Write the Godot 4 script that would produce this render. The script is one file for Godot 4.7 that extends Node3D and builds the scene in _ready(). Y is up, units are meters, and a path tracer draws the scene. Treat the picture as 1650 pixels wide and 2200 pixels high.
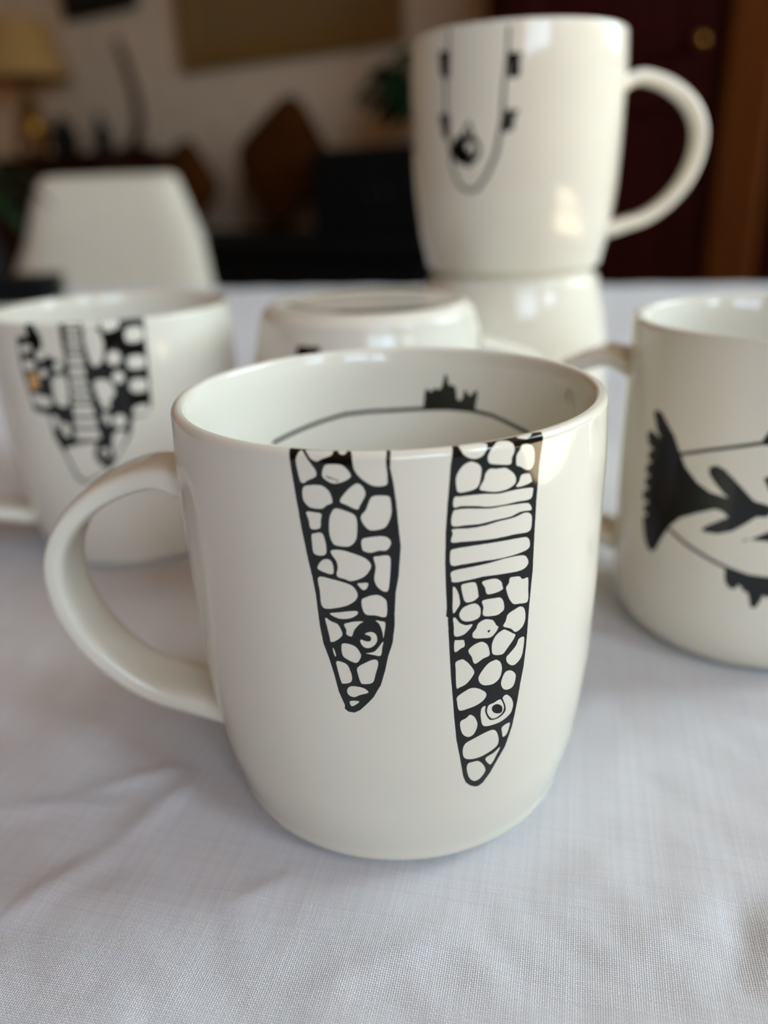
extends Node3D

const T := 0.75                     # height of the table top
const YAW := -0.5934                # the room stands turned 34 degrees to the camera
const RIM := 0.0425                 # rim radius of the barrel mugs
const TALL := 0.0892                # their height
var used := {}
var M := {}
var rng := RandomNumberGenerator.new()


class Print:
	# ink on glaze: areas given in hundredths of a millimetre, along the wall and up the wall
	var im: Image
	var s0 := 0.0
	var s1 := 0.0
	var v0 := 0.0
	var v1 := 0.0
	var w := 0
	var h := 0
	var glaze := Color(1, 1, 1)
	var rough := 0.0
	var rng := RandomNumberGenerator.new()

	func _init(px: int, py: int, a: float, b: float, c: float, d: float, base: Color, ragged: float) -> void:
		w = px
		h = py
		s0 = a
		s1 = b
		v0 = c
		v1 = d
		glaze = base
		rough = ragged
		rng.seed = 7
		im = Image.create(w, h, false, Image.FORMAT_RGB8)
		im.fill(glaze)

	func ink(a: Array, soft := true) -> void:
		area(a, soft, Color(0.035, 0.04, 0.045))

	func bare(a: Array, soft := true) -> void:
		area(a, soft, glaze)

	func gold(a: Array, soft := true) -> void:  # a plain tan patch on the glaze
		area(a, soft, Color(0.80, 0.62, 0.40))

	func area(a: Array, soft: bool, col: Color) -> void:
		var p := PackedVector2Array()
		var n := a.size() / 2
		for i in n:
			p.append(Vector2((a[i * 2] * 0.01 - s0) / (s1 - s0) * w, (v1 - a[i * 2 + 1] * 0.01) / (v1 - v0) * h))
		if soft:
			var q := PackedVector2Array()
			for i in n:
				for k in 5:
					q.append(p[i].cubic_interpolate(p[(i + 1) % n], p[(i + n - 1) % n], p[(i + 2) % n], k / 5.0))
			p = q
			n = p.size()
		var lo := h
		var hi := 0
		for v in p:
			lo = mini(lo, int(floor(v.y)))
			hi = maxi(hi, int(ceil(v.y)))
		for y in range(maxi(lo, 0), mini(hi + 1, h)):
			var xs: Array[float] = []
			var yy := y + 0.5
			for i in n:
				var b := p[i]
				var c := p[(i + 1) % n]
				if (b.y <= yy) != (c.y <= yy):
					xs.append(b.x + (c.x - b.x) * (yy - b.y) / (c.y - b.y))
			xs.sort()
			for i in range(0, xs.size() - 1, 2):
				var x0 := int(round(xs[i] + rng.randf_range(-rough, rough)))
				var x1 := int(round(xs[i + 1] + rng.randf_range(-rough, rough)))
				x0 = clampi(x0, 0, w)
				x1 = clampi(x1, 0, w)
				if x1 > x0:
					im.fill_rect(Rect2i(x0, y, x1 - x0, 1), col)


# ---------------------------------------------------------------- the scene

func _ready() -> void:
	rng.seed = 11
	# camera
	var cam := Camera3D.new()
	cam.name = "camera"
	cam.near = 0.01
	cam.far = 40.0
	cam.transform = Transform3D(Basis(Vector3(0.99926, -0.0356, 0.01458), Vector3(0.03847, 0.92476, -0.37859), Vector3(0.0, 0.37887, 0.92545)), Vector3(-0.00182, T + 0.12704, 0.15818))
	var lens := CameraAttributesPhysical.new()
	lens.frustum_focal_length = 18.9
	lens.exposure_aperture = 18.9 / 4.2
	lens.frustum_focus_distance = 0.141
	cam.attributes = lens
	cam.fov = 64.85
	add_child(cam)
	cam.current = true
	# sky and exposure
	var env := Environment.new()
	env.background_mode = Environment.BG_SKY
	var sky := Sky.new()
	var air := ProceduralSkyMaterial.new()
	air.sky_top_color = Color(0.45, 0.6, 0.85)
	air.sky_horizon_color = Color(0.8, 0.86, 0.95)
	air.ground_bottom_color = Color(0.3, 0.27, 0.22)
	air.ground_horizon_color = Color(0.6, 0.58, 0.52)
	air.sky_energy_multiplier = 2.0
	air.ground_energy_multiplier = 1.5
	sky.sky_material = air
	env.sky = sky
	env.tonemap_mode = Environment.TONE_MAPPER_LINEAR
	env.tonemap_exposure = 1.09
	env.sdfgi_enabled = true
	env.ssao_enabled = true
	env.ssil_enabled = true
	var we := WorldEnvironment.new()
	we.name = "world_environment"
	we.environment = env
	add_child(we)
	# the sun, 50 degrees up, shining through the windows onto the right end of the table
	var sun := DirectionalLight3D.new()
	sun.name = "sun"
	sun.light_energy = 17.0
	sun.light_color = Color(1.0, 0.90, 0.72)
	sun.light_angular_distance = 0.6
	sun.shadow_enabled = true
	sun.sky_mode = DirectionalLight3D.SKY_MODE_LIGHT_ONLY
	var up := 0.869
	var eb := Vector3(-sin(YAW), 0, -cos(YAW))
	var er := Vector3(cos(YAW), 0, -sin(YAW))
	sun.basis = Basis.looking_at(-((er * cos(0.35) - eb * sin(0.35)) * cos(up) + Vector3.UP * sin(up)))
	add_child(sun)
	# unseen area lights at the window openings, in place of sky, lighting the mugs
	for w in WINDOWS:
		var a := AreaLight3D.new()
		a.name = "unseen_window_daylight"
		a.area_size = Vector2(w[1] - w[0], w[3] - w[2])
		a.area_normalize_energy = false
		a.light_energy = w[4]
		a.light_color = Color(0.88, 0.972, 1.0)
		a.shadow_enabled = true
		a.area_range = 12.0
		a.transform = Transform3D(Basis.looking_at(-er), spot(WALL_U + 0.23, (w[2] + w[3]) / 2, (w[0] + w[1]) / 2))
		add_child(a, true)
	materials()
	room()
	table()
	mugs()
	furniture()
	ornaments()


const WALL_U := 1.35
const WINDOWS := [[-0.40, 0.0, 1.25, 2.40, 3.2], [0.75, 2.5, 1.25, 2.60, 3.9], [-2.2, -0.72, 1.25, 2.40, 1.75]]   # out of view, placed to light the mugs: from, to along the wall; sill, head; daylight


func spot(u: float, y: float, v: float) -> Vector3:
	# a place in the room: u towards the window wall, v towards the back wall
	return Vector3(u * cos(YAW) - v * sin(YAW), y, -u * sin(YAW) - v * cos(YAW))


# ---------------------------------------------------------------- names and nodes

func numbered(called: String) -> String:
	used[called] = used.get(called, -1) + 1
	return called if used[called] == 0 else "%s_%03d" % [called, used[called]]


func thing(called: String, label: String, category: String, at: Vector3, turn := 0.0, group := "") -> Node3D:
	var o := Node3D.new()
	o.name = numbered(called)
	o.position = at
	o.rotation.y = turn
	add_child(o)
	o.set_meta("label", label)
	o.set_meta("category", category)
	if group:
		o.set_meta("group", group)
	return o


func part(called: String, mesh: Mesh, mat: Material, parent: Node3D, at := Vector3.ZERO, turn := Vector3.ZERO) -> MeshInstance3D:
	var o := MeshInstance3D.new()
	o.name = called
	o.mesh = mesh
	if mat:
		o.material_override = mat
	o.position = at
	o.rotation = turn
	parent.add_child(o, true)
	return o


func structure(called: String, mesh: Mesh, mat: Material, at := Vector3.ZERO) -> MeshInstance3D:
	var o := part(called, mesh, mat, self, at, Vector3(0, YAW, 0))
	o.set_meta("kind", "structure")
	return o


# ---------------------------------------------------------------- shapes

func ease_box(size: Vector3, r: float) -> ArrayMesh:
	# a box with rounded edges
	var st := SurfaceTool.new()
	st.begin(Mesh.PRIMITIVE_TRIANGLES)
	add_box(st, Transform3D(), size, r)
	return st.commit()


func add_box(st: SurfaceTool, x: Transform3D, size: Vector3, r: float) -> void:
	var half := size / 2
	r = minf(r, minf(half.x, minf(half.y, half.z)) * 0.99)
	for axis in 3:
		for side: float in [-1.0, 1.0]:
			var a := (axis + 1) % 3
			var b := (axis + 2) % 3
			var ca := [-half[a], -half[a] + r * 0.3, -half[a] + r, half[a] - r, half[a] - r * 0.3, half[a]]
			var cb := [-half[b], -half[b] + r * 0.3, -half[b] + r, half[b] - r, half[b] - r * 0.3, half[b]]
			var grid := []
			for i in 6:
				for j in 6:
					var p := Vector3.ZERO
					p[axis] = half[axis] * side
					p[a] = ca[i]
					p[b] = cb[j]
					var inner := p.clamp(-half + Vector3.ONE * r, half - Vector3.ONE * r)
					var n := (p - inner).normalized()
					grid.append([inner + n * r, n])
			for i in 5:
				for j in 5:
					var q := [grid[i * 6 + j], grid[i * 6 + j + 1], grid[i * 6 + j + 7], grid[i * 6 + j + 6]]
					var order := [0, 1, 2, 0, 2, 3] if side > 0 else [0, 2, 1, 0, 3, 2]
					for k: int in order:
						st.set_normal((x.basis * q[k][1]).normalized())
						st.add_vertex(x * q[k][0])


func loft(rings: Array, normals: Array, uvs: Array, closed: bool) -> ArrayMesh:
	# rings of points, all of one length, joined into a skin
	var v := PackedVector3Array()
	var n := PackedVector3Array()
	var t := PackedVector2Array()
	var ix := PackedInt32Array()
	var m: int = rings[0].size()
	for i in rings.size():
		v.append_array(PackedVector3Array(rings[i]))
		if normals:
			n.append_array(PackedVector3Array(normals[i]))
		if uvs:
			t.append_array(PackedVector2Array(uvs[i]))
	for i in rings.size() - 1:
		for j in (m if closed else m - 1):
			var a := i * m + j
			var b := i * m + (j + 1) % m
			ix.append_array(PackedInt32Array([a, a + m, b, b, a + m, b + m]))
	if not normals:
		n.resize(v.size())
		for k in range(0, ix.size(), 3):
			var f := (v[ix[k + 2]] - v[ix[k]]).cross(v[ix[k + 1]] - v[ix[k]])
			for c in 3:
				n[ix[k + c]] += f
		for k in n.size():
			n[k] = n[k].normalized() if n[k].length() > 0 else Vector3.UP
	var arr := []
	arr.resize(Mesh.ARRAY_MAX)
	arr[Mesh.ARRAY_VERTEX] = v
	arr[Mesh.ARRAY_NORMAL] = n
	if uvs:
		arr[Mesh.ARRAY_TEX_UV] = t
	arr[Mesh.ARRAY_INDEX] = ix
	var mesh := ArrayMesh.new()
	mesh.add_surface_from_arrays(Mesh.PRIMITIVE_TRIANGLES, arr)
	return mesh


func lathe(profile: Array, segs := 48) -> ArrayMesh:
	# profile of (radius, height) from the bottom of the outside to the top and, for vessels, down the inside
	var rings := []
	for p: Vector2 in profile:
		var ring := []
		for j in segs:
			var a := TAU * j / segs
			ring.append(Vector3(p.x * sin(a), p.y, p.x * cos(a)))
		rings.append(ring)
	return loft(rings, [], [], true)


func sweep(path: Array, wide: Array, thick: Array, side: Vector3, power := 2.0, segs := 20, capped := true) -> ArrayMesh:
	# a bar along a path; side is the direction of its width
	var rings := []
	for i in path.size():
		var tan: Vector3 = (path[mini(i + 1, path.size() - 1)] - path[maxi(i - 1, 0)]).normalized()
		var s := (side - tan * side.dot(tan)).normalized()
		var up := tan.cross(s)
		var ring := []
		for j in segs:
			var a := TAU * j / segs
			var c := signf(cos(a)) * pow(absf(cos(a)), 2.0 / power)
			var d := signf(sin(a)) * pow(absf(sin(a)), 2.0 / power)
			ring.append(path[i] + s * c * wide[i] / 2 + up * d * thick[i] / 2)
		rings.append(ring)
	if capped:
		var first := []
		var last := []
		for j in segs:
			first.append(path[0])
			last.append(path[-1])
		rings.push_front(first)
		rings.append(last)
	return loft(rings, [], [], true)


func spline(pts: Array, per: int) -> Array:
	var out := []
	for i in pts.size() - 1:
		for k in per:
			out.append(pts[i].cubic_interpolate(pts[i + 1], pts[maxi(i - 1, 0)] if i > 0 else pts[0] * 2 - pts[1], pts[i + 2] if i + 2 < pts.size() else pts[-1] * 2 - pts[-2], k / float(per)))
	out.append(pts[-1])
	return out


func many(n: int, x: float) -> Array:
	var a := []
	a.resize(n)
	a.fill(x)
	return a


func cushion_shape(w: float, h: float, d: float) -> ArrayMesh:
	var rings := []
	for i in 13:
		var lat := -PI / 2 + PI * i / 12.0
		var ring := []
		for j in 40:
			var a := TAU * j / 40
			var c := signf(cos(a)) * pow(absf(cos(a)), 0.33)
			var s := signf(sin(a)) * pow(absf(sin(a)), 0.33)
			var k := pow(cos(lat), 0.55)
			var pinch := 1.0 - 0.05 * (1.0 - absf(cos(2 * a)))
			ring.append(Vector3(c * k * w / 2 * pinch, s * k * h / 2 * pinch, sin(lat) * d / 2))
		rings.append(ring)
	return loft(rings, [], [], true)


# ---------------------------------------------------------------- materials

func plain(c: Color, rough: float, spec := 0.5) -> StandardMaterial3D:
	var m := StandardMaterial3D.new()
	m.albedo_color = c
	m.roughness = rough
	m.metallic_specular = spec
	return m


func noise_tex(freq: float, a: Color, b: Color, stretch := false) -> NoiseTexture2D:
	var f := FastNoiseLite.new()
	f.seed = 5
	f.frequency = freq
	f.fractal_octaves = 4
	var t := NoiseTexture2D.new()
	t.width = 512
	t.height = 512
	t.seamless = true
	t.noise = f
	var g := Gradient.new()
	g.set_color(0, a)
	g.set_color(1, b)
	t.color_ramp = g
	return t


func mottled(a: Color, b: Color, rough: float, freq: float, scale: Vector3) -> StandardMaterial3D:
	var m := plain(Color.WHITE, rough)
	m.albedo_texture = noise_tex(freq, a, b)
	m.uv1_triplanar = true
	m.uv1_scale = scale
	return m


func materials() -> void:
	M.glaze = Color(0.88, 0.858, 0.79)
	M.wall = mottled(Color(0.86, 0.785, 0.69), Color(0.91, 0.83, 0.73), 0.9, 0.02, Vector3.ONE * 0.7)
	M.ceiling = plain(Color(0.70, 0.52, 0.35), 0.9)
	M.unseen_wall_ochre = plain(Color(0.82, 0.61, 0.36), 0.9)
	M.unseen_wall_brown = mottled(Color(0.36, 0.24, 0.15), Color(0.44, 0.30, 0.19), 0.7, 0.02, Vector3(3, 0.4, 3))
	M.floor = mottled(Color(0.42, 0.25, 0.12), Color(0.52, 0.32, 0.17), 0.45, 0.02, Vector3(0.3, 1, 2.5))
	M.dark_wood = mottled(Color(0.13, 0.05, 0.03), Color(0.20, 0.08, 0.04), 0.5, 0.02, Vector3(6, 0.8, 6))
	M.red_wood = mottled(Color(0.14, 0.03, 0.015), Color(0.20, 0.045, 0.02), 0.6, 0.02, Vector3(6, 0.8, 6))
	M.orange_wood = mottled(Color(0.28, 0.14, 0.03), Color(0.36, 0.17, 0.04), 0.6, 0.02, Vector3(6, 0.8, 6))
	for wood in [M.dark_wood, M.red_wood, M.orange_wood]:
		wood.metallic_specular = 0.2
	M.black = plain(Color(0.03, 0.027, 0.027), 0.75, 0.3)
	M.leather = mottled(Color(0.24, 0.125, 0.03), Color(0.31, 0.16, 0.04), 0.85, 0.05, Vector3.ONE * 4)
	M.beige = mottled(Color(0.62, 0.53, 0.42), Color(0.68, 0.58, 0.46), 0.9, 0.05, Vector3.ONE * 8)
	M.white_cover = mottled(Color(0.74, 0.70, 0.63), Color(0.79, 0.75, 0.68), 0.95, 0.03, Vector3.ONE * 5)
	M.frame = mottled(Color(0.46, 0.34, 0.17), Color(0.56, 0.42, 0.22), 0.55, 0.03, Vector3.ONE * 5)
	M.shade = plain(Color(0.66, 0.50, 0.28), 0.9)
	M.shade.backlight_enabled = true
	M.shade.backlight = Color(0.3, 0.25, 0.15)
	M.brass = plain(Color(0.55, 0.38, 0.14), 0.35)
	M.brass.metallic = 0.8
	M.leaf = plain(Color(0.06, 0.13, 0.03), 0.6, 0.3)
	M.leaf.backlight_enabled = true
	M.leaf.backlight = Color(0.03, 0.06, 0.015)
	M.stem = plain(Color(0.15, 0.13, 0.07), 0.7)
	M.leather.metallic_specular = 0.2
	M.steel = plain(Color(0.08, 0.075, 0.07), 0.6)
	M.plaster = plain(Color(0.85, 0.83, 0.79), 0.6)
	var g := plain(Color(0.92, 0.95, 0.93, 0.15), 0.03)
	g.transparency = BaseMaterial3D.TRANSPARENCY_ALPHA
	M.glass = g
	M.cloth = cloth_material()


func cloth_material() -> StandardMaterial3D:
	# plain weave: 40 threads to the tile, each 0.41 mm
	var n := 480
	var high := PackedByteArray()
	var tint := PackedByteArray()
	high.resize(n * n)
	tint.resize(n * n * 3)
	var slub := []
	for k in 80:
		slub.append(rng.randf_range(0.8, 1.15))
	for y in n:
		for x in n:
			var i := x * 40 / n
			var j := y * 40 / n
			var fx := fposmod(x * 40.0 / n, 1.0) - 0.5
			var fy := fposmod(y * 40.0 / n, 1.0) - 0.5
			var over := (i + j) % 2 == 0
			var across := fx if over else fy
			var along := fy if over else fx
			var k: float = slub[i] if over else slub[40 + j]
			var z := sqrt(maxf(0.0, 1.0 - pow(across * 2.05, 2))) * (0.45 + 0.55 * cos(along * PI)) * k
			high[y * n + x] = int(clampf(z, 0, 1) * 255)
			var c := 0.72 + 0.28 * clampf(z, 0, 1)  # gaps between threads darker, their shade put into the colour
			tint[(y * n + x) * 3] = int(c * 255 * 0.94)
			tint[(y * n + x) * 3 + 1] = int(c * 255 * 0.935)
			tint[(y * n + x) * 3 + 2] = int(c * 255 * 0.935)
	var m := plain(Color(0.985, 0.99, 1.0), 0.9, 0.3)
	m.albedo_texture = ImageTexture.create_from_image(Image.create_from_data(n, n, false, Image.FORMAT_RGB8, tint))
	m.heightmap_enabled = true
	m.heightmap_texture = ImageTexture.create_from_image(Image.create_from_data(n, n, false, Image.FORMAT_L8, high))
	m.heightmap_scale = 0.011
	m.rim_enabled = true
	m.rim = 0.25
	m.rim_tint = 0.3
	return m


func print_tex(pr: Print) -> ImageTexture:
	return ImageTexture.create_from_image(pr.im)


func glazed(tex: Texture2D) -> StandardMaterial3D:
	var m := plain(Color.WHITE if tex else M.glaze, 0.045, 0.5)
	if tex:
		m.albedo_texture = tex
		m.texture_repeat = false
	return m


# ---------------------------------------------------------------- the room

func room() -> void:
	# u from -5.2 to 1.35, v from -2.6 to 3.0, 2.7 m high; walls 0.25 m thick
	structure("floor", ease_box(Vector3(7.05, 0.2, 6.1), 0.005), M.floor, spot(-1.925, -0.1, 0.2))
	structure("ceiling", ease_box(Vector3(7.05, 0.2, 6.1), 0.005), M.ceiling, spot(-1.925, 2.8, 0.2))  # out of view, browned to warm and lower the light it bounces
	structure("wall_back", ease_box(Vector3(7.05, 2.7, 0.25), 0.005), M.wall, spot(-1.925, 1.35, 3.125))
	structure("wall_front", ease_box(Vector3(7.05, 2.7, 0.25), 0.005), M.unseen_wall_brown, spot(-1.925, 1.35, -2.725))  # unseen, behind the camera; dark so that less light returns to the mugs
	structure("wall_left", ease_box(Vector3(0.25, 2.7, 5.6), 0.005), M.unseen_wall_ochre, spot(-5.325, 1.35, 0.2))  # out of view, coloured to bounce warm light onto the shaded sides
	# the window wall, with two openings
	var st := SurfaceTool.new()
	st.begin(Mesh.PRIMITIVE_TRIANGLES)
	var at := -2.6
	var cuts := []
	for w in WINDOWS:
		cuts.append(w)
	cuts.sort_custom(func(a, b): return a[0] < b[0])
	for w in cuts:
		add_box(st, Transform3D(Basis(), Vector3(0, 1.35, -(at + w[0]) / 2)), Vector3(0.25, 2.7, w[0] - at), 0.003)
		add_box(st, Transform3D(Basis(), Vector3(0, w[2] / 2, -(w[0] + w[1]) / 2)), Vector3(0.25, w[2], w[1] - w[0]), 0.003)
		add_box(st, Transform3D(Basis(), Vector3(0, (w[3] + 2.7) / 2, -(w[0] + w[1]) / 2)), Vector3(0.25, 2.7 - w[3], w[1] - w[0]), 0.003)
		at = w[1]
	add_box(st, Transform3D(Basis(), Vector3(0, 1.35, -(at + 3.0) / 2)), Vector3(0.25, 2.7, 3.0 - at), 0.003)
	structure("wall_right", st.commit(), M.wall, spot(WALL_U + 0.125, 0, 0))
	for i in WINDOWS.size():  # out of view, sized and placed for the light they let in
		var w: Array = WINDOWS[i]
		var o := Node3D.new()
		o.name = "window_%d" % (i + 1)
		o.set_meta("kind", "structure")
		o.position = spot(WALL_U + 0.1, (w[2] + w[3]) / 2, (w[0] + w[1]) / 2)
		o.rotation.y = YAW
		add_child(o)
		var wide: float = w[1] - w[0]
		var high: float = w[3] - w[2]
		var fr := SurfaceTool.new()
		fr.begin(Mesh.PRIMITIVE_TRIANGLES)
		for s: float in [-1.0, 1.0]:
			add_box(fr, Transform3D(Basis(), Vector3(0, 0, s * (wide / 2 - 0.025))), Vector3(0.07, high, 0.05), 0.004)
			add_box(fr, Transform3D(Basis(), Vector3(0, s * (high / 2 - 0.025), 0)), Vector3(0.07, 0.05, wide), 0.004)
		part("window_frame", fr.commit(), M.plaster, o)
		if wide > 0.5:
			part("muntin", ease_box(Vector3(0.05, high, 0.06), 0.004), M.plaster, o)
		for k in 2:
			part("muntin", ease_box(Vector3(0.03, 0.025, wide), 0.004), M.plaster, o, Vector3(0, high * (k / 3.0 - 1.0 / 6), 0))
		part("window_sill", ease_box(Vector3(0.2, 0.03, wide + 0.1), 0.006), M.plaster, o, Vector3(-0.12, -high / 2 - 0.015, 0))
	# an unseen slab, added outside to keep the sun out of the far window
	for k in [[0.55, 3.0, 2.65]]:
		structure("added_sun_blocker_1", ease_box(Vector3(1.9, 0.08, k[1] - k[0]), 0.005), M.dark_wood, spot(WALL_U + 0.25 + 0.96, k[2] + 0.05, (k[0] + k[1]) / 2))
	structure("baseboard_back", ease_box(Vector3(6.55, 0.1, 0.02), 0.004), M.plaster, spot(-1.925, 0.05, 2.99))
	structure("baseboard_left", ease_box(Vector3(0.02, 0.1, 5.5), 0.004), M.plaster, spot(-5.19, 0.05, 0.2))


# ---------------------------------------------------------------- the table and its cloth

const TABLE_TURN := -0.2409
const TABLE_AT := Vector3(-0.149, 0, -0.290)
const TABLE_HALF := Vector2(1.0, 0.65)


func table() -> void:
	var t := thing("dining_table", "long dining table hidden under the white tablecloth", "table", TABLE_AT, TABLE_TURN)
	part("table_top", ease_box(Vector3(TABLE_HALF.x * 2 - 0.01, 0.03, TABLE_HALF.y * 2 - 0.01), 0.008), M.dark_wood, t, Vector3(0, T - 0.019, 0))
	for sx: float in [-1.0, 1.0]:
		for sz: float in [-1.0, 1.0]:
			part("leg", ease_box(Vector3(0.07, T - 0.034, 0.07), 0.01), M.dark_wood, t, Vector3(sx * 0.9, (T - 0.034) / 2, sz * 0.55))
	var cloth := MeshInstance3D.new()
	cloth.name = numbered("tablecloth")
	cloth.mesh = cloth_mesh()
	cloth.material_override = M.cloth
	cloth.position = TABLE_AT
	cloth.rotation.y = TABLE_TURN
	add_child(cloth)
	cloth.set_meta("label", "white woven cotton tablecloth with soft creases under all the mugs")
	cloth.set_meta("category", "tablecloth")


func steps(from: float, to: float, f0: float, f1: float, fine: float, coarse: float) -> Array:
	var out := [from]
	while out[-1] < to - 1e-6:
		var x: float = out[-1]
		var d := 0.0
		if x < f0:
			d = minf(clampf((f0 - x) * 0.2, fine, coarse), maxf(f0 - x, 1e-4))
		elif x < f1:
			d = fine
		else:
			d = clampf((x - f1) * 0.2, fine, coarse)
		out.append(minf(x + d, to))
	return out


var creases := []
var feet := []
var waves: FastNoiseLite
var rumple: FastNoiseLite


func cloth_height(p: Vector2) -> float:
	# p in world x, z; heights in metres over the table top
	var free := 1.0
	for f: Vector3 in feet:
		free *= smoothstep(f.z - 0.001, f.z + 0.022, Vector2(f.x, f.y).distance_to(p))
	var h := waves.get_noise_2d(p.x, p.y) * 0.0011 + rumple.get_noise_2d(p.x * 0.55 + p.y * 0.8, (p.y * 0.55 - p.x * 0.8) * 2.6) * 0.0006
	for c: Array in creases:
		var a: Vector2 = c[0]
		var b: Vector2 = c[1]
		var t := clampf((p - a).dot(b - a) / (b - a).length_squared(), 0, 1)
		var d := p.distance_to(a.lerp(b, t))
		var along := smoothstep(0.0, 0.35, t) * smoothstep(1.0, 0.65, t)
		h += c[2] * exp(-pow(d / c[3], 2)) * along
	return h * free


func cloth_mesh() -> ArrayMesh:
	waves = FastNoiseLite.new()
	waves.seed = 3
	waves.frequency = 14.0
	waves.fractal_octaves = 2
	rumple = FastNoiseLite.new()
	rumple.seed = 9
	rumple.frequency = 34.0
	rumple.fractal_octaves = 3
	feet = [Vector3(0, 0, 0.0345), Vector3(-0.0984, -0.1429, 0.0345), Vector3(-0.0049, -0.128, 0.0425), Vector3(0.0586, -0.2092, 0.0425), Vector3(0.1083, -0.0596, 0.033)]
	for c in [[-80, 49, -58, 24, 0.8, 3.0], [-62, 30, -46, 4, 0.8, 3.0], [-95, 15, -60, 14, 0.5, 2.5], [-36, 45, -15, 32, 0.7, 2.2], [66, 40, 52, 68, -1.3, 4.0], [72, 44, 58, 70, 0.8, 4.0], [56, -24, 36, 2, 0.7, 4.0],
			[-76, 11, -47, 1, 0.6, 2.5], [20, 48, 52, 30, 0.5, 4.0], [-20, 64, 10, 50, 0.4, 3.0], [30, 62, 60, 46, 0.5, 4.0], [250, -930, 320, -800, -5, 30], [340, -910, 430, -780, 12, 22], [500, -890, 520, -740, 10, 25]]:
		creases.append([Vector2(c[0], c[1]) / 1000, Vector2(c[2], c[3]) / 1000, c[4] / 1000, c[5] / 1000])
	var turn := Transform3D(Basis(Vector3.UP, TABLE_TURN), TABLE_AT)
	# where the camera looks closest, in table coordinates
	var xs := steps(-TABLE_HALF.x, TABLE_HALF.x, 0.0, 0.34, 0.0016, 0.02)
	var zs := steps(-TABLE_HALF.y, TABLE_HALF.y, 0.18, 0.42, 0.0016, 0.02)
	var drop := 0.22
	# beyond each edge the cloth turns over a small radius and hangs
	var hang := [0.004, 0.010, 0.018, 0.028, 0.06, 0.12, drop]
	var us := []
	for k in range(hang.size() - 1, -1, -1):
		us.append(-TABLE_HALF.x - hang[k])
	us.append_array(xs)
	for k in hang:
		us.append(TABLE_HALF.x + k)
	var ws := []
	for k in range(hang.size() - 1, -1, -1):
		ws.append(-TABLE_HALF.y - hang[k])
	ws.append_array(zs)
	for k in hang:
		ws.append(TABLE_HALF.y + k)
	var rings := []
	var uvs := []
	for u: float in us:
		var ring := []
		var uv := []
		for w: float in ws:
			var p := Vector3(clampf(u, -TABLE_HALF.x, TABLE_HALF.x), T, clampf(w, -TABLE_HALF.y, TABLE_HALF.y))
			var ox := absf(u) - TABLE_HALF.x
			var oz := absf(w) - TABLE_HALF.y
			var wp := turn * p
			p.y += cloth_height(Vector2(wp.x, wp.z))
			var over := 0.0
			if ox > 0:
				p.x += signf(u) * bend(ox).x
				over = maxf(over, bend(ox).y)
			if oz > 0:
				p.z += signf(w) * bend(oz).x
				over = maxf(over, bend(oz).y)
			if over > 0.02:
				var fold := 0.014 * sin(u * 24.0 + w * 31.0) * smoothstep(0.02, 0.2, over)
				p.x += signf(u) * maxf(fold, -0.004) if ox > 0 else 0.0
				p.z += signf(w) * maxf(fold, -0.004) if oz > 0 else 0.0
			p.y -= over
			ring.append(p)
			uv.append(Vector2(u, w) / 0.0164)
		rings.append(ring)
		uvs.append(uv)
	return loft(rings, [], uvs, false)


func bend(s: float) -> Vector2:
	var r := 0.012
	var a := minf(s / r, PI / 2)
	return Vector2(r * sin(a), r * (1 - cos(a)) + maxf(0.0, s - r * PI / 2))


# ---------------------------------------------------------------- mugs

func profile_at(kind: String, t: float) -> float:
	var hs := [0, 0.012, 0.03, 0.06, 0.1, 0.16, 0.24, 0.35, 0.5, 0.7, 0.88, 1.0]
	var rs := [0.799, 0.8215, 0.8647, 0.88, 0.9025, 0.9325, 0.9574, 0.9845, 1.0012, 1.0079, 1.0107, 1.0]
	if kind == "straight":
		hs = [0, 0.015, 0.04, 0.08, 0.14, 0.25, 1.0]
		rs = [0.80, 0.87, 0.925, 0.965, 0.99, 1.0, 1.0]
	for i in hs.size() - 1:
		if t <= hs[i + 1]:
			var a: float = rs[i]
			var b: float = rs[i + 1]
			return cubic_interpolate_in_time(a, b, rs[maxi(i - 1, 0)], rs[mini(i + 2, rs.size() - 1)], (t - hs[i]) / (hs[i + 1] - hs[i]), hs[i + 1] - hs[i], hs[maxi(i - 1, 0)] - hs[i], hs[mini(i + 2, hs.size() - 1)] - hs[i])
	return 1.0


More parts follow.
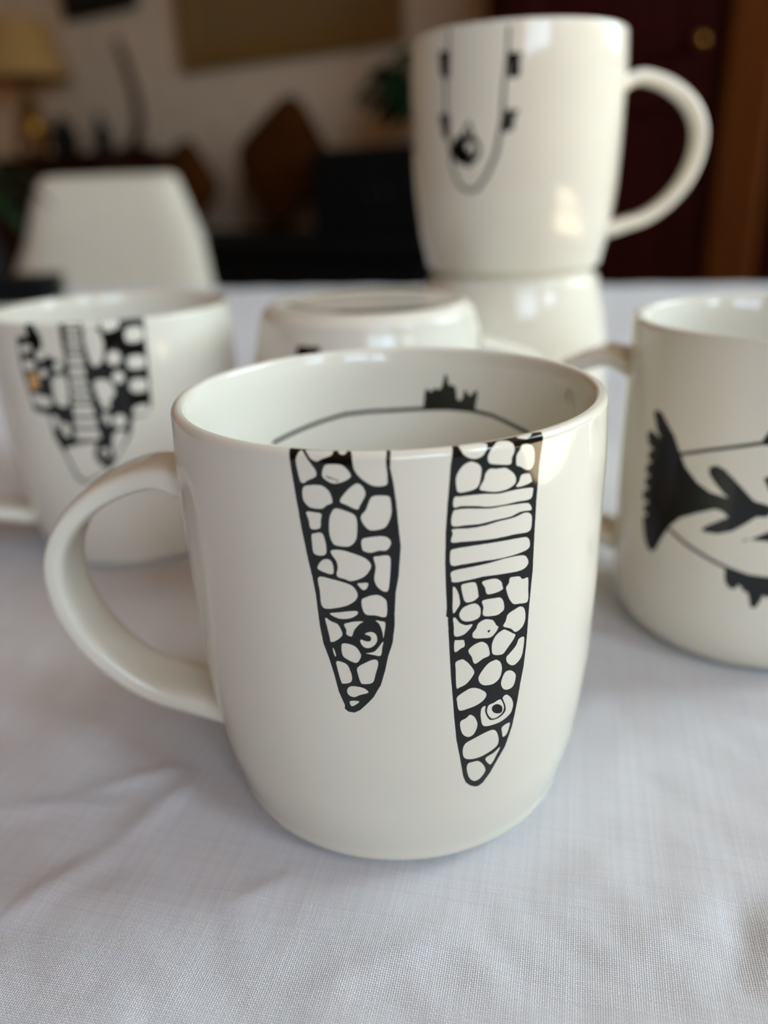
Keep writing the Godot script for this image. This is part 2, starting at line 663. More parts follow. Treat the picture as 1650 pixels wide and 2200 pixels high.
func mug_body(kind: String, rim: float, tall: float, face: float, outside: Print, inside: Print) -> ArrayMesh:
	# outside: foot, wall, over the lip; inside: lip to bottom. Each its own surface, so that each can bear its own print.
	var out := []      # Vector3(radius, height, way up the wall in mm)
	var foot := profile_at(kind, 0.0) * rim
	out.append(Vector3(0, 0.0007, -8))
	out.append(Vector3(foot - 0.005, 0.0007, -4))
	out.append(Vector3(foot - 0.0036, 0.0006, -3))
	out.append(Vector3(foot - 0.003, 0.0002, -2))
	out.append(Vector3(foot - 0.0022, 0.0, -1))
	var top := 1.0 - 0.0014 / tall
	for i in 61:
		var t := top * pow(i / 60.0, 1.35)
		out.append(Vector3(profile_at(kind, t) * rim, tall * t, tall * t * 1000))
	for k in range(1, 9):
		var a := k / 16.0 * PI
		out.append(Vector3(rim - 0.0013 + 0.0013 * cos(a), tall - 0.0014 + 0.0014 * sin(a), (tall - 0.0014) * 1000 + 1.35 * a))
	var inn := []
	for k in range(8, 17):
		var a := k / 16.0 * PI
		inn.append(Vector3(rim - 0.0013 + 0.0013 * cos(a), tall - 0.0014 + 0.0014 * sin(a), tall * 1000 + 1))
	for i in range(1, 50):
		var y := lerpf(tall - 0.0014, 0.012, pow(i / 49.0, 1.7))
		var wall := 0.0026 + 0.0013 * (1.0 - exp(-(tall - 0.0014 - y) / 0.0035))
		inn.append(Vector3(profile_at(kind, y / tall) * rim - wall, y, y * 1000))
	var last: Vector3 = inn[-1]
	for k in range(1, 8):
		var a := k / 7.0 * PI / 2
		inn.append(Vector3(last.x - 0.006 * (1 - cos(a)), 0.012 - 0.0065 * sin(a), 5))
	inn.append(Vector3(last.x * 0.5, 0.0052, 0))
	inn.append(Vector3(0, 0.0050, -5))
	var mesh := ArrayMesh.new()
	for half in [[out, outside], [inn, inside]]:
		var rings := []
		var uvs := []
		var pr: Print = half[1]
		var turn := face if half[1] == outside else face + PI      # a print inside is looked at from across the mug
		for p: Vector3 in half[0]:
			var ring := []
			var uv := []
			for j in 145:
				var a := -PI + TAU * j / 144.0
				ring.append(Vector3(p.x * sin(turn + a), p.y, p.x * cos(turn + a)))
				if pr:
					uv.append(Vector2((a * rim * 1000 - pr.s0) / (pr.s1 - pr.s0), (pr.v1 - p.z) / (pr.v1 - pr.v0)))
			rings.append(ring)
			if pr:
				uvs.append(uv)
		var normals := smooth_normals(half[0], turn)
		var one := loft(rings, normals, uvs, false)
		mesh.add_surface_from_arrays(Mesh.PRIMITIVE_TRIANGLES, one.surface_get_arrays(0))
		mesh.surface_set_material(mesh.get_surface_count() - 1, glazed(print_tex(pr) if pr else null))
	return mesh


func smooth_normals(prof: Array, face: float) -> Array:
	var all := []
	for i in prof.size():
		var a: Vector3 = prof[maxi(i - 1, 0)]
		var b: Vector3 = prof[mini(i + 1, prof.size() - 1)]
		var n := Vector2(b.y - a.y, a.x - b.x).normalized()
		var ring := []
		for j in 145:
			var t := -PI + TAU * j / 144.0 + face
			ring.append(Vector3(n.x * sin(t), n.y, n.x * cos(t)))
		all.append(ring)
	return all


func mug_handle(rim: float, tall: float, up: float) -> ArrayMesh:
	# the ear lies in the plane x, y and is a flat band, 14 mm wide
	var k := rim / RIM
	var pts := []
	for q in [[40.3, 69.6], [44.9, 71.8], [50.5, 72.5], [59.4, 69.4], [66.8, 64.2], [71.6, 57.5], [73.5, 50.1], [72.5, 41.5], [68.8, 33.0], [62.7, 25.7], [55.0, 20.4], [46.9, 17.8], [38.5, 15.6]]:
		pts.append(Vector3(q[0] * 0.001 * k, q[1] * 0.001, 0))
	for i in pts.size():
		pts[i].y = pts[i].y * tall / TALL + up
	var path := spline(pts, 6)
	var wide := []
	var thick := []
	for i in path.size():
		var t := i / float(path.size() - 1)
		var flare := 1.0 + 0.22 * pow(absf(t * 2 - 1), 6)
		wide.append(0.0142 * flare)
		thick.append(0.0053 * flare)
	return sweep(path, wide, thick, Vector3(0, 0, 1), 3.6, 40)


func mug(label: String, at: Vector3, kind: String, rim: float, tall: float, face: float, ear: float, outside: Print, inside: Print, over := false, group := "") -> Node3D:
	# ear: which way the handle points, from +x towards +z; over: set down on its rim
	var o := thing("mug", label, "mug", at, 0.0, group)
	var b := part("body", mug_body(kind, rim, tall, face if not over else -face, outside, inside), null, o)
	var h := part("handle", mug_handle(rim, tall, 0.004 if kind == "straight" else 0.0), glazed(null), o, Vector3.ZERO, Vector3(0, -ear, 0))
	if over:
		# turned about the x axis, foot up
		b.transform = Transform3D(Basis(Vector3.RIGHT, PI), Vector3(0, tall, 0)) * Transform3D(Basis(Vector3.UP, PI), Vector3.ZERO)
		h.transform = Transform3D(Basis(Vector3.RIGHT, PI), Vector3(0, tall, 0)) * Transform3D(Basis(Vector3.UP, ear), Vector3.ZERO)
	return o


func mugs() -> void:
	var g: Color = M.glaze
	var front := Print.new(2048, 2048, -30, 30, 12, 94, g, 1.2)
	print_front(front)
	var within := Print.new(1024, 512, -60, 60, 62, 92, g, 0.3)
	print_inside(within)
	mug("cream white mug in front, with two black patterned sardines hanging from its rim", Vector3(0, T, 0), "barrel", RIM, TALL, 0.0, 3.204, front, within)
	var left := Print.new(1024, 1024, -50, 50, 10, 94, g, 0.3)
	print_left(left)
	mug("cream white mug printed with a ladder and striped tower fish pattern, at the table's left", Vector3(-0.0984, T, -0.1429), "barrel", RIM, TALL, 0.3104, 2.75, left, null)
	var right := Print.new(1024, 1024, -40, 45, 8, 88, g, 0.3)
	print_right(right)
	mug("straight sided cream mug with a black fishbone print, cut off by the right edge", Vector3(0.1083, T, -0.0596), "straight", 0.03996, 0.0906, -0.4681, 3.55, right, null)
	var centre := Print.new(512, 512, -20, 60, -2, 40, g, 0.3)
	centre.ink([2650, 880, 2500, 905, 2420, 860, 2200, 880, 2050, 900, 1900, 870, 1690, 860, 1700, 1300, 2100, 1500, 2650, 1320], false)
	centre.ink([5250, 1540, 4950, 1500, 4900, 1900, 5200, 1980], false)
	var c := mug("upside down cream mug showing its foot, right behind the sardine mug", Vector3(-0.0049, T, -0.128), "barrel", RIM, TALL, 0.0, 0.15, centre, null, true)
	part("base_print", base_print(), plain(Color(0.06, 0.065, 0.06), 0.15), c, Vector3(0, TALL - 0.00067, 0))
	mug("upside down plain cream mug, the lower one of the stacked pair", Vector3(0.0586, T, -0.2092), "barrel", RIM, TALL, 0.0, -1.9, null, null, true)
	var top := Print.new(1024, 1024, -40, 40, 20, 94, g, 0.3)
	print_top(top)
	mug("cream mug standing on another's foot, printed with a round nosed fish face and small fins", Vector3(0.0586, T + TALL + 0.0001, -0.2092), "barrel", RIM, TALL, -0.163, 0.1234, top, null)


func base_print() -> ArrayMesh:
	# a thin line drawing of a long fish, printed on the recessed foot
	var pts := [Vector3(-0.0275, 0, -0.005), Vector3(-0.0236, 0, 0.004), Vector3(-0.0149, 0, 0.0150), Vector3(-0.0041, 0, 0.0200), Vector3(0.0093, 0, 0.0205), Vector3(0.0205, 0, 0.0170), Vector3(0.0280, 0, 0.006)]
	var path := spline(pts, 8)
	var wide := []
	for i in path.size():
		var t := i / float(path.size() - 1)
		wide.append(0.0009 + 0.0060 * smoothstep(0.35, 0.5, t) * smoothstep(1.0, 0.7, t) + (0.002 if i % 3 == 0 and t < 0.5 else 0.0))
	return sweep(path, wide, many(path.size(), 0.00012), Vector3(0, 0, 1), 4.0, 8)


func print_front(pr: Print):
	pr.ink([-1697,8988,-1669,8881,-1656,8816,-1636,8603,-1592,8260,-1553,7954,-1519,7639,-1477,7346,-1446,7093,-1402,6807,-1364,6485,-1353,6198,-1338,5891,-1298,5553,-1214,5258,-1144,4942,-1087,4603,-994,4320,-1005,4255,-943,4199,-838,4187,-730,4252,-621,4371,-486,4533,-349,4792,-264,5089,-205,5365,-124,5622,-77,5972,-70,6208,-41,6586,12,6864,60,7399,45,7590,10,8143,-20,8445,-63,8689,-48,8983,-47,9029,-336,9032,-662,9035,-1021,9027,-1450,9017], false)
	pr.bare([-1495,8939,-1534,8838,-1546,8747,-1516,8545,-1487,8437,-1431,8414,-1371,8460,-1227,8539,-1228,8634,-1299,8738,-1403,8874,-1466,8942])
	pr.bare([-1403,8966,-1364,8891,-1297,8815,-1199,8778,-1118,8818,-987,8869,-953,8913,-969,8983,-1179,8982])
	pr.bare([-873,8983,-837,8910,-763,8904,-736,8984])
	pr.bare([-1095,8682,-1122,8558,-1052,8480,-932,8438,-784,8477,-676,8547,-686,8614,-760,8707,-851,8745,-1038,8738])
	pr.bare([-656,9036,-640,8850,-617,8682,-557,8575,-457,8481,-317,8405,-130,8421,-112,8570,-124,8771,-131,9006,-404,9036])
	pr.bare([-1458,8315,-1460,8161,-1409,8067,-1326,8018,-1158,8017,-1073,8078,-982,8125,-996,8235,-1046,8330,-1165,8399,-1390,8376])
	pr.bare([-602,8439,-697,8370,-822,8229,-853,8145,-749,8093,-593,8027,-537,8111,-467,8235,-457,8317,-499,8399,-549,8440])
	pr.bare([-350,8235,-405,8152,-462,8014,-531,7930,-529,7831,-423,7688,-252,7694,-146,7756,-68,7952,-74,8174,-104,8236,-219,8253])
	pr.bare([-1416,7940,-1383,7800,-1357,7663,-1207,7684,-1184,7817,-1170,7925,-1274,7945])
	pr.bare([-939,8030,-1011,7942,-1047,7797,-1053,7593,-1014,7449,-948,7401,-757,7396,-645,7495,-611,7642,-607,7844,-649,7942,-806,8007])
	pr.bare([-1352,7553,-1355,7419,-1333,7227,-1155,7222,-1123,7381,-1172,7592,-1299,7588])
	pr.bare([-544,7512,-544,7365,-519,7321,-414,7292,-279,7329,-160,7334,-90,7450,-127,7539,-231,7577,-442,7557])
	pr.bare([-1037,7312,-1042,7242,-973,7131,-954,7015,-979,6860,-852,6809,-736,6780,-530,6870,-419,7035,-455,7151,-597,7241,-865,7323])
	pr.bare([-1289,7009,-1203,7124,-1091,7145,-1032,7056,-1042,6891,-1174,6903,-1282,6951])
	pr.bare([-370,7209,-346,7035,-375,6824,-328,6682,-227,6597,-151,6656,-105,7124,-142,7241,-286,7232])
	pr.bare([-1292,6807,-1071,6793,-814,6728,-700,6650,-658,6508,-746,6383,-948,6284,-1253,6246,-1288,6555])
	pr.bare([-647,6739,-631,6693,-563,6622,-502,6657,-475,6737,-510,6757,-593,6748])
	pr.bare([-596,6439,-591,6276,-536,6168,-393,6157,-215,6129,-190,6347,-215,6456,-319,6531,-437,6524,-522,6489])
	pr.bare([-1146,6147,-1043,6080,-932,6063,-783,6094,-681,6169,-684,6224,-812,6217,-987,6183])
	pr.bare([-1229,6053,-1214,5907,-1182,5712,-1164,5599,-1059,5640,-957,5750,-970,5849,-1026,5956,-1137,6001])
	pr.bare([-914,5959,-882,5856,-881,5771,-796,5742,-746,5866,-654,5983,-591,6034,-725,6028,-837,6000])
	pr.bare([-385,6060,-328,5991,-285,5851,-272,5723,-242,5878,-231,6018,-302,6046])
	pr.bare([-644,5687,-653,5630,-602,5546,-517,5528,-429,5580,-377,5667,-384,5780,-443,5835,-515,5831,-572,5797,-488,5757,-473,5693,-511,5657,-572,5662])
	pr.bare([-577,5425,-509,5435,-409,5480,-280,5653,-297,5538,-327,5387,-437,5393])
	pr.bare([-961,5586,-985,5504,-979,5389,-940,5313,-792,5231,-716,5243,-661,5356,-670,5428,-738,5539,-848,5588])
	pr.bare([-1140,5487,-1110,5447,-1090,5362,-1099,5317,-1128,5372])
	pr.bare([-1093,5215,-1078,5055,-1034,4822,-997,4781,-866,4825,-834,4932,-864,5078,-909,5177,-1009,5225])
	pr.bare([-728,5133,-729,5000,-698,4853,-650,4804,-485,4841,-428,5014,-377,5205,-392,5293,-465,5298,-579,5243])
	pr.bare([-897,4724,-941,4636,-907,4548,-818,4519,-713,4573,-570,4628,-605,4694,-692,4734,-806,4747])
	pr.bare([-901,4426,-869,4319,-733,4434])
	pr.ink([-1060,8557,-1048,8561,-1037,8529,-1049,8524])
	pr.ink([-1027,8539,-1015,8542,-1004,8510,-1017,8505])
	pr.ink([-1000,8542,-988,8546,-977,8514,-989,8509])
	pr.ink([-964,8525,-952,8528,-942,8496,-954,8491])
	pr.ink([-927,8516,-915,8519,-905,8486,-917,8482])
	pr.ink([-895,8500,-882,8504,-872,8471,-884,8467])
	pr.ink([932,8989,903,8851,870,8698,842,8396,806,8041,772,7613,758,7037,768,6635,784,6226,772,6055,803,6029,802,5946,834,5225,853,4839,879,4532,919,3971,968,3468,1049,3022,1129,2561,1198,2372,1296,2265,1410,2198,1489,2199,1566,2246,1710,2454,1848,2732,1988,2983,2051,3203,2118,3447,2197,3979,2237,4318,2291,4673,2326,5117,2352,5845,2378,6265,2396,6544,2393,7224,2409,7810,2466,8385,2544,8783,2569,8860,2582,8947,2398,8979,1886,8978,1476,8970,1164,8983], false)
	pr.bare([1042,8989,1052,8858,1102,8787,1209,8727,1319,8719,1406,8759,1482,8860,1477,8946,1263,8982])
	pr.bare([1694,8933,1584,8857,1507,8779,1481,8689,1518,8607,1673,8564,1888,8532,1916,8629,1965,8728,1954,8833,1895,8899,1803,8934])
	pr.bare([2118,8805,2071,8732,2014,8671,2000,8602,2007,8492,2086,8452,2189,8383,2294,8373,2355,8458,2370,8602,2338,8729,2249,8793])
	pr.bare([2068,8949,2128,8907,2247,8881,2371,8938,2372,8968,2176,8974])
	pr.bare([1172,8680,1063,8629,979,8522,948,8431,952,8300,974,8225,1057,8203,1264,8234,1339,8330,1372,8516,1342,8603,1257,8662])
	pr.bare([1517,8518,1441,8458,1415,8367,1338,8222,1439,8170,1606,8129,1806,8129,1958,8185,1993,8264,1958,8356,1861,8447,1779,8492,1634,8499])
	pr.bare([2234,8312,2101,8315,2057,8226,2000,8140,2130,8125,2296,8151,2311,8185,2279,8278])
	pr.bare([914,8137,905,7981,1042,7981,1286,7945,1475,7902,1737,7884,2015,7882,2282,7872,2335,8004,2312,8054,2087,8085,1874,8091,1671,8087,1413,8126,1165,8140,1021,8141])
	pr.bare([892,7904,873,7676,1102,7650,1351,7635,1609,7650,1881,7651,2094,7693,2306,7674,2270,7779,2162,7824,1806,7858,1539,7865,1286,7903,1102,7930,958,7932])
	pr.bare([885,7611,885,7535,861,7392,1042,7373,1291,7351,1616,7327,1963,7321,2278,7302,2325,7467,2302,7597,2170,7655,1952,7622,1676,7617,1415,7591,1164,7590])
	pr.bare([848,7233,842,7026,896,6966,1044,6969,1425,6966,1625,6950,1976,6947,2262,6979,2304,7088,2252,7189,2143,7224,1823,7249,1420,7269,1104,7273,921,7268])
	pr.bare([854,6849,860,6755,896,6669,1171,6670,1430,6680,1771,6649,2138,6621,2276,6685,2271,6795,2158,6894,1833,6924,1492,6908,1169,6897,945,6888])
	pr.bare([890,6583,884,6416,890,6099,971,6182,1009,6272,983,6440,933,6556])
	pr.bare([1033,6594,1039,6485,1097,6277,1226,6259,1317,6310,1329,6362,1287,6574,1210,6616,1108,6614])
	pr.bare([1392,6580,1446,6473,1489,6341,1639,6326,1779,6360,1770,6438,1746,6512,1647,6591,1497,6605])
	pr.bare([1917,6537,1899,6446,1850,6376,1876,6244,1932,6117,2011,6016,2136,5986,2312,5973,2315,6214,2305,6413,2271,6444,2177,6445,2112,6511,2006,6534])
	pr.bare([1410,6234,1426,6105,1430,5943,1665,5892,1764,5923,1820,5978,1801,6125,1741,6211,1642,6229])
	pr.bare([1123,6196,1047,6155,997,6053,1036,5948,1139,5893,1283,5899,1362,5952,1373,6075,1332,6168,1252,6213])
	pr.bare([2154,5923,2016,5894,1898,5842,1858,5725,1817,5636,1970,5547,2082,5446,2223,5510,2280,5666,2245,5851])
	pr.bare([921,6010,890,5988,903,5845,916,5658,1038,5643,1141,5701,1232,5818,1114,5828,1011,5889,959,5962])
	pr.bare([1445,5862,1338,5816,1299,5725,1234,5639,1262,5547,1438,5505,1592,5495,1716,5635,1671,5705,1612,5807,1527,5849])
	pr.bare([1820,5570,1691,5512,1622,5414,1597,5289,1630,5133,1807,5081,1909,5168,2070,5369,2005,5448,1895,5533])
	pr.bare([961,5565,916,5558,910,5372,949,5343,1027,5394,1092,5424,1084,5527,1064,5552])
	pr.bare([1290,5425,1184,5361,1165,5293,1227,5176,1255,5067,1310,5031,1433,5097,1558,5138,1533,5307,1482,5393,1399,5443])
	pr.bare([2267,5280,2153,5282,2095,5168,1974,5058,1900,4992,1920,4880,2017,4787,2112,4785,2222,4883,2262,5065])
	pr.bare([1041,5172,937,5134,937,4986,952,4624,1005,4605,1138,4660,1245,4785,1271,4884,1188,5038,1094,5147])
	pr.bare([1676,5008,1548,4977,1437,4872,1356,4728,1401,4595,1501,4529,1661,4520,1777,4607,1817,4777,1782,4924,1721,4987])
	pr.bare([1973,4696,1881,4681,1824,4562,1814,4441,1882,4323,1994,4291,2087,4344,2124,4520,2071,4631])
	pr.bare([1194,4541,1059,4480,966,4407,968,4296,1012,4119,1176,4120,1371,4165,1497,4256,1514,4362,1403,4472,1290,4533])
	pr.bare([1208,3975,1140,3920,1044,3878,1032,3767,1077,3592,1179,3491,1278,3506,1347,3619,1364,3745,1309,3892,1251,3956])
	pr.bare([1861,4154,1937,4191,2040,4089,2100,3935,2063,3752,1907,3647,1720,3615,1492,3649,1425,3858,1433,4051,1511,4084,1509,3963,1575,3795,1654,3729,1807,3733,1929,3820,1928,3951,1881,4082])
	pr.bare([1800,4135,1680,4102,1577,4079,1545,3968,1588,3840,1667,3757,1775,3761,1873,3825,1898,3930,1859,4058])
	pr.bare([2046,3527,1885,3489,1893,3351,1924,3246,1996,3277,2038,3395])
	pr.bare([1665,3501,1514,3484,1324,3426,1153,3356,1099,3252,1103,3098,1151,2994,1271,2940,1451,2936,1647,2993,1798,3079,1829,3206,1797,3353,1744,3456])
	pr.bare([1877,3020,1747,2937,1573,2857,1675,2672,1737,2703,1805,2841])
	pr.bare([1217,2848,1194,2726,1234,2548,1303,2414,1399,2353,1506,2400,1597,2553,1528,2727,1427,2844,1321,2861])
	pr.ink([1642,3978,1668,4042,1751,4050,1840,3983,1868,3900,1849,3833,1770,3836,1683,3891])
	pr.ink([1512,5610,1518,5637,1560,5636,1554,5606,1526,5596])
func print_inside(pr: Print):
	pr.ink([3370,7045,2543,7190,1845,7313,1179,7410,535,7426,-227,7428,-990,7463,-1635,7501,-2296,7505,-2988,7446,-3579,7320,-4220,7206,-4220,7111,-3579,7225,-2988,7351,-2296,7410,-1635,7406,-990,7368,-227,7333,535,7331,1179,7315,1845,7218,2543,7095,3370,6950], false)
	pr.ink([-983,7426,-1015,7673,-1032,7854,-1090,7946,-1158,7883,-1213,7858,-1312,7965,-1395,7916,-1480,7945,-1536,8099,-1574,8274,-1615,8312,-1658,8253,-1691,8057,-1776,8036,-1846,8053,-1903,7942,-1930,7715,-2002,7669,-2074,7725,-2132,7933,-2190,7963,-2247,7841,-2334,7823,-2408,7931,-2511,7966,-2511,7827,-2469,7634,-2456,7430,-2162,7440,-1588,7449,-1165,7444], false)
func print_left(pr: Print):
	pr.ink([-3340,8518,-2877,8551,-2929,8958,-1647,8996,-350,9026,985,8998,916,8312,851,6991,787,6072,580,5790,147,5748,2,5204,-452,4579,-874,4032,-1730,3546,-2059,3731,-2313,4609,-2567,5206,-2623,5976,-3186,6080,-3259,6627,-3348,7434], false)
	pr.bare([-2559,8979,-1771,9005,-1687,8411,-1669,7670,-1686,7670,-1929,7805,-2220,7935,-2383,8127,-2364,8511])
	pr.bare([-3226,8232,-2833,8279,-2834,8086,-3235,8004])
	pr.bare([-2268,7967,-2328,7863,-2441,7796,-2570,7794,-2660,7857,-2681,7961,-2617,8066,-2501,8132,-2374,8134,-2288,8070], false)
	pr.bare([-3180,7777,-2794,7728,-2763,7531,-3231,7442])
	pr.bare([-2333,7376,-2381,7292,-2471,7240,-2571,7238,-2641,7285,-2653,7368,-2601,7453,-2509,7505,-2410,7507,-2344,7459], false)
	pr.bare([-1772,7574,-1820,7482,-1914,7424,-2018,7424,-2090,7484,-2102,7576,-2051,7668,-1956,7727,-1853,7726,-1784,7666], false)
	pr.bare([-2194,7211,-1735,7243,-1844,6335,-2229,6368,-2266,6876])
	pr.bare([-3167,6634,-2746,6624,-2416,6534,-2517,6257,-3037,6299])
	pr.bare([-938,8667,-501,8688,-401,8347,-405,8123,-537,7679,-856,7636])
	pr.bare([-925,8997,-475,8978,-504,8767,-939,8762])
	pr.bare([-350,8984,125,8969,121,8717,-295,8625])
	pr.bare([80,7755,16,7617,-114,7541,-255,7554,-358,7652,-378,7798,-314,7935,-184,8011,-44,7998,59,7901], false)
	pr.bare([86,7124,31,7009,-77,6944,-195,6956,-279,7041,-298,7163,-242,7278,-135,7344,-18,7332,66,7246], false)
	pr.bare([-855,7074,-446,7076,-281,6725,-416,6467,-751,6359,-859,6671])
	pr.bare([-479,6268,-521,6183,-599,6131,-688,6138,-748,6201,-762,6291,-719,6377,-641,6428,-553,6421,-493,6358], false)
	pr.bare([-65,5670,-127,5537,-248,5464,-381,5478,-476,5575,-496,5717,-433,5850,-312,5924,-180,5910,-86,5812], false)
	pr.bare([362,8663,838,8644,809,8260,329,8249])
	pr.bare([301,7764,762,7742,742,7377,263,7404])
	pr.bare([267,7002,733,6974,696,6605,245,6632])
	pr.bare([266,6115,677,6125,606,5856,194,5846])
	pr.bare([-2251,4809,-1654,4991,-1138,5027,-1278,4605,-1115,4196,-868,4068,-1711,3640,-1982,3826,-2150,4323], false)
	pr.bare([-541,5265,-116,5289,-350,4819,-637,4453])
	pr.bare([-2532,5945,-2298,5884,-2284,5605,-2484,5563])
	pr.bare([-2187,5712,-1947,5645,-1990,5258,-2196,5326])
	pr.bare([-786,5949,-622,5971,-560,5757,-683,5594])
	pr.gold([-3147,7346,-2684,7367,-2768,6861,-3220,6767], false)
	pr.bare([-1520,8932,-1048,8913,-1037,8800,-1499,8811], false)
	pr.bare([-1500,8713,-1036,8700,-1045,8533,-1512,8546], false)
	pr.bare([-1520,8444,-1049,8432,-1053,8248,-1532,8260], false)
	pr.bare([-1536,8158,-1057,8146,-1063,7992,-1546,8004], false)
	pr.bare([-1553,7902,-1067,7889,-1079,7635,-1574,7648], false)
	pr.bare([-1584,7543,-1085,7531,-1098,7274,-1606,7286], false)
	pr.bare([-1613,7180,-1100,7168,-1085,6940,-1632,6954], false)
	pr.bare([-1643,6847,-1078,6833,-1066,6637,-1659,6652], false)
	pr.bare([-1670,6544,-1059,6528,-1052,6365,-1684,6381], false)
	pr.bare([-1691,6272,-1044,6255,-1025,5952,-1718,5970], false)
	pr.bare([-1730,5859,-1018,5840,-1002,5568,-1755,5588], false)
	pr.bare([-1766,5476,-995,5456,-975,5145,-1791,5167], false)
	pr.ink([-662,4563,-752,4375,-924,4268,-1110,4280,-1242,4408,-1268,4605,-1175,4794,-1003,4901,-820,4889,-690,4760])
	pr.bare([-758,4626,-807,4525,-900,4464,-999,4471,-1070,4544,-1086,4649,-1035,4750,-942,4812,-844,4805,-774,4731])
	pr.ink([-881,4582,-906,4529,-951,4500,-1003,4504,-1038,4538,-1045,4593,-1020,4645,-975,4674,-922,4671,-888,4636])
func print_top(pr: Print):
	pr.ink([-2611,8803,-2587,8119,-2722,7113,-2739,6072,-2584,5126,-2454,4169,-2118,3541,-1774,3389,-1460,3454,-1103,3920,-755,4643,-568,5668,-507,6681,-384,7909,-364,8681,-264,8678,-285,7903,-387,6672,-429,5652,-612,4599,-974,3843,-1376,3342,-1792,3260,-2208,3462,-2560,4138,-2683,5112,-2839,6065,-2822,7120,-2687,8126,-2711,8799], false)
	pr.ink([-3130,8157,-2564,8127,-2600,7254,-2828,7212,-3026,7401], false)
	pr.ink([-293,7867,196,7839,81,7589,118,7244,41,7050,-302,7068], false)
	pr.ink([-3162,6071,-2615,6069,-2614,5172,-2911,5189], false)
	pr.ink([-364,6052,139,6002,-37,5818,-96,5357,-463,5282], false)
	pr.ink([-1283,4754,-1394,4443,-1700,4260,-2098,4276,-2433,4487,-2563,4816,-2423,5129,-2085,5303,-1694,5281,-1395,5074])
	pr.bare([-1460,4763,-1513,4607,-1654,4516,-1831,4524,-1978,4628,-2035,4790,-1976,4946,-1829,5035,-1653,5026,-1513,4923])
	pr.ink([-1596,4715,-1641,4583,-1765,4505,-1918,4511,-2046,4601,-2093,4739,-2044,4872,-1915,4949,-1763,4941,-1641,4852])
	pr.bare([-1647,4852,-1666,4789,-1722,4754,-1793,4757,-1849,4797,-1869,4863,-1849,4926,-1793,4961,-1721,4957,-1666,4917])
	pr.ink([-1754,5785,-1501,5191,-1627,5198,-1787,5577,-2021,5166,-2159,5174], false)
	pr.ink([-2032,4301,-1567,4282,-1765,4154], false)
func print_right(pr: Print):
	pr.ink([-3076,6721,-3136,6841,-2987,6944,-2808,6893,-2600,6677,-2335,6422,-2134,6071,-1910,5698,-1535,5362,-1175,5180,-727,5117,-886,5244,-1108,5462,-1255,5641,-1276,5821,-1112,5908,-910,5844,-648,5632,-440,5434,-131,5144,181,5083,222,4772,-34,4736,-256,4511,-529,4268,-872,4106,-1198,4077,-1284,4137,-1121,4293,-667,4620,-826,4747,-1024,4756,-1438,4540,-1886,4269,-2130,3989,-2238,3807,-2403,3484,-2570,3091,-2745,2959,-2922,3069,-3055,3349,-3125,3654,-3184,3842,-3000,3956,-2984,3992,-3139,4008,-3176,4202,-3006,4308,-2992,4357,-3214,4365,-3287,4545,-3104,4696,-3018,4755,-3205,4778,-3212,4978,-3070,5068,-3014,5115,-3210,5123,-3225,5375,-3082,5448,-3007,5513,-3181,5531,-3191,5753,-3071,5816,-2995,5866,-3215,5914,-3325,6189,-3213,6344,-2997,6306,-2772,6216,-2931,6405], false)
	pr.ink([-2108,6016,-1393,6286,-806,6473,-151,6666,1061,6716,2273,6312,3329,5688,3639,5074,3558,5034,3269,5621,2236,6230,1048,6627,-139,6577,-780,6387,-1363,6201,-2076,5932], false)
	pr.ink([-2160,3898,-1586,3629,-1026,3429,-537,3275,-31,3162,436,3157,1628,3355,2712,3846,3562,5080,3636,5029,2772,3779,1655,3269,447,3068,-42,3073,-560,3188,-1055,3343,-1620,3546,-2198,3816], false)
	pr.ink([-287,4016,-51,4155,274,4379,599,4454,649,4234,199,4124,-201,4114], false)
	pr.ink([149,5064,2199,5054,2199,4874,149,4834], false)
	pr.ink([2999,5154,2882,5437,2599,5554,2316,5437,2199,5155,2315,4872,2598,4754,2881,4871])
	pr.bare([2859,5154,2783,5338,2599,5414,2415,5338,2339,5155,2415,4971,2598,4894,2782,4970])
	pr.ink([399,5004,-1,5754,179,5854,649,5004], false)
	pr.ink([599,4904,199,4154,399,4094,849,4904], false)
	pr.ink([999,5004,599,5754,779,5854,1249,5004], false)
	pr.ink([1199,4904,799,4154,999,4094,1449,4904], false)
	pr.ink([1599,5004,1199,5754,1379,5854,1849,5004], false)
	pr.ink([1799,4904,1399,4154,1599,4094,2049,4904], false)
	pr.ink([-185,6592,-125,6752,35,7052,215,6952,315,7192,515,6992,715,7092,815,6592], false)
	pr.ink([-572,3226,-272,3125,-36,3117,442,3112,1042,3192,1042,2912,842,2662,592,2732,515,2555,375,2621,367,2505,297,2320,230,2205,129,2260,78,2482,23,2644,-73,2654,-132,2756,-223,2822,-248,2731,-334,2653,-462,2708,-538,2834,-576,3054], false)


# ---------------------------------------------------------------- furniture beyond the table

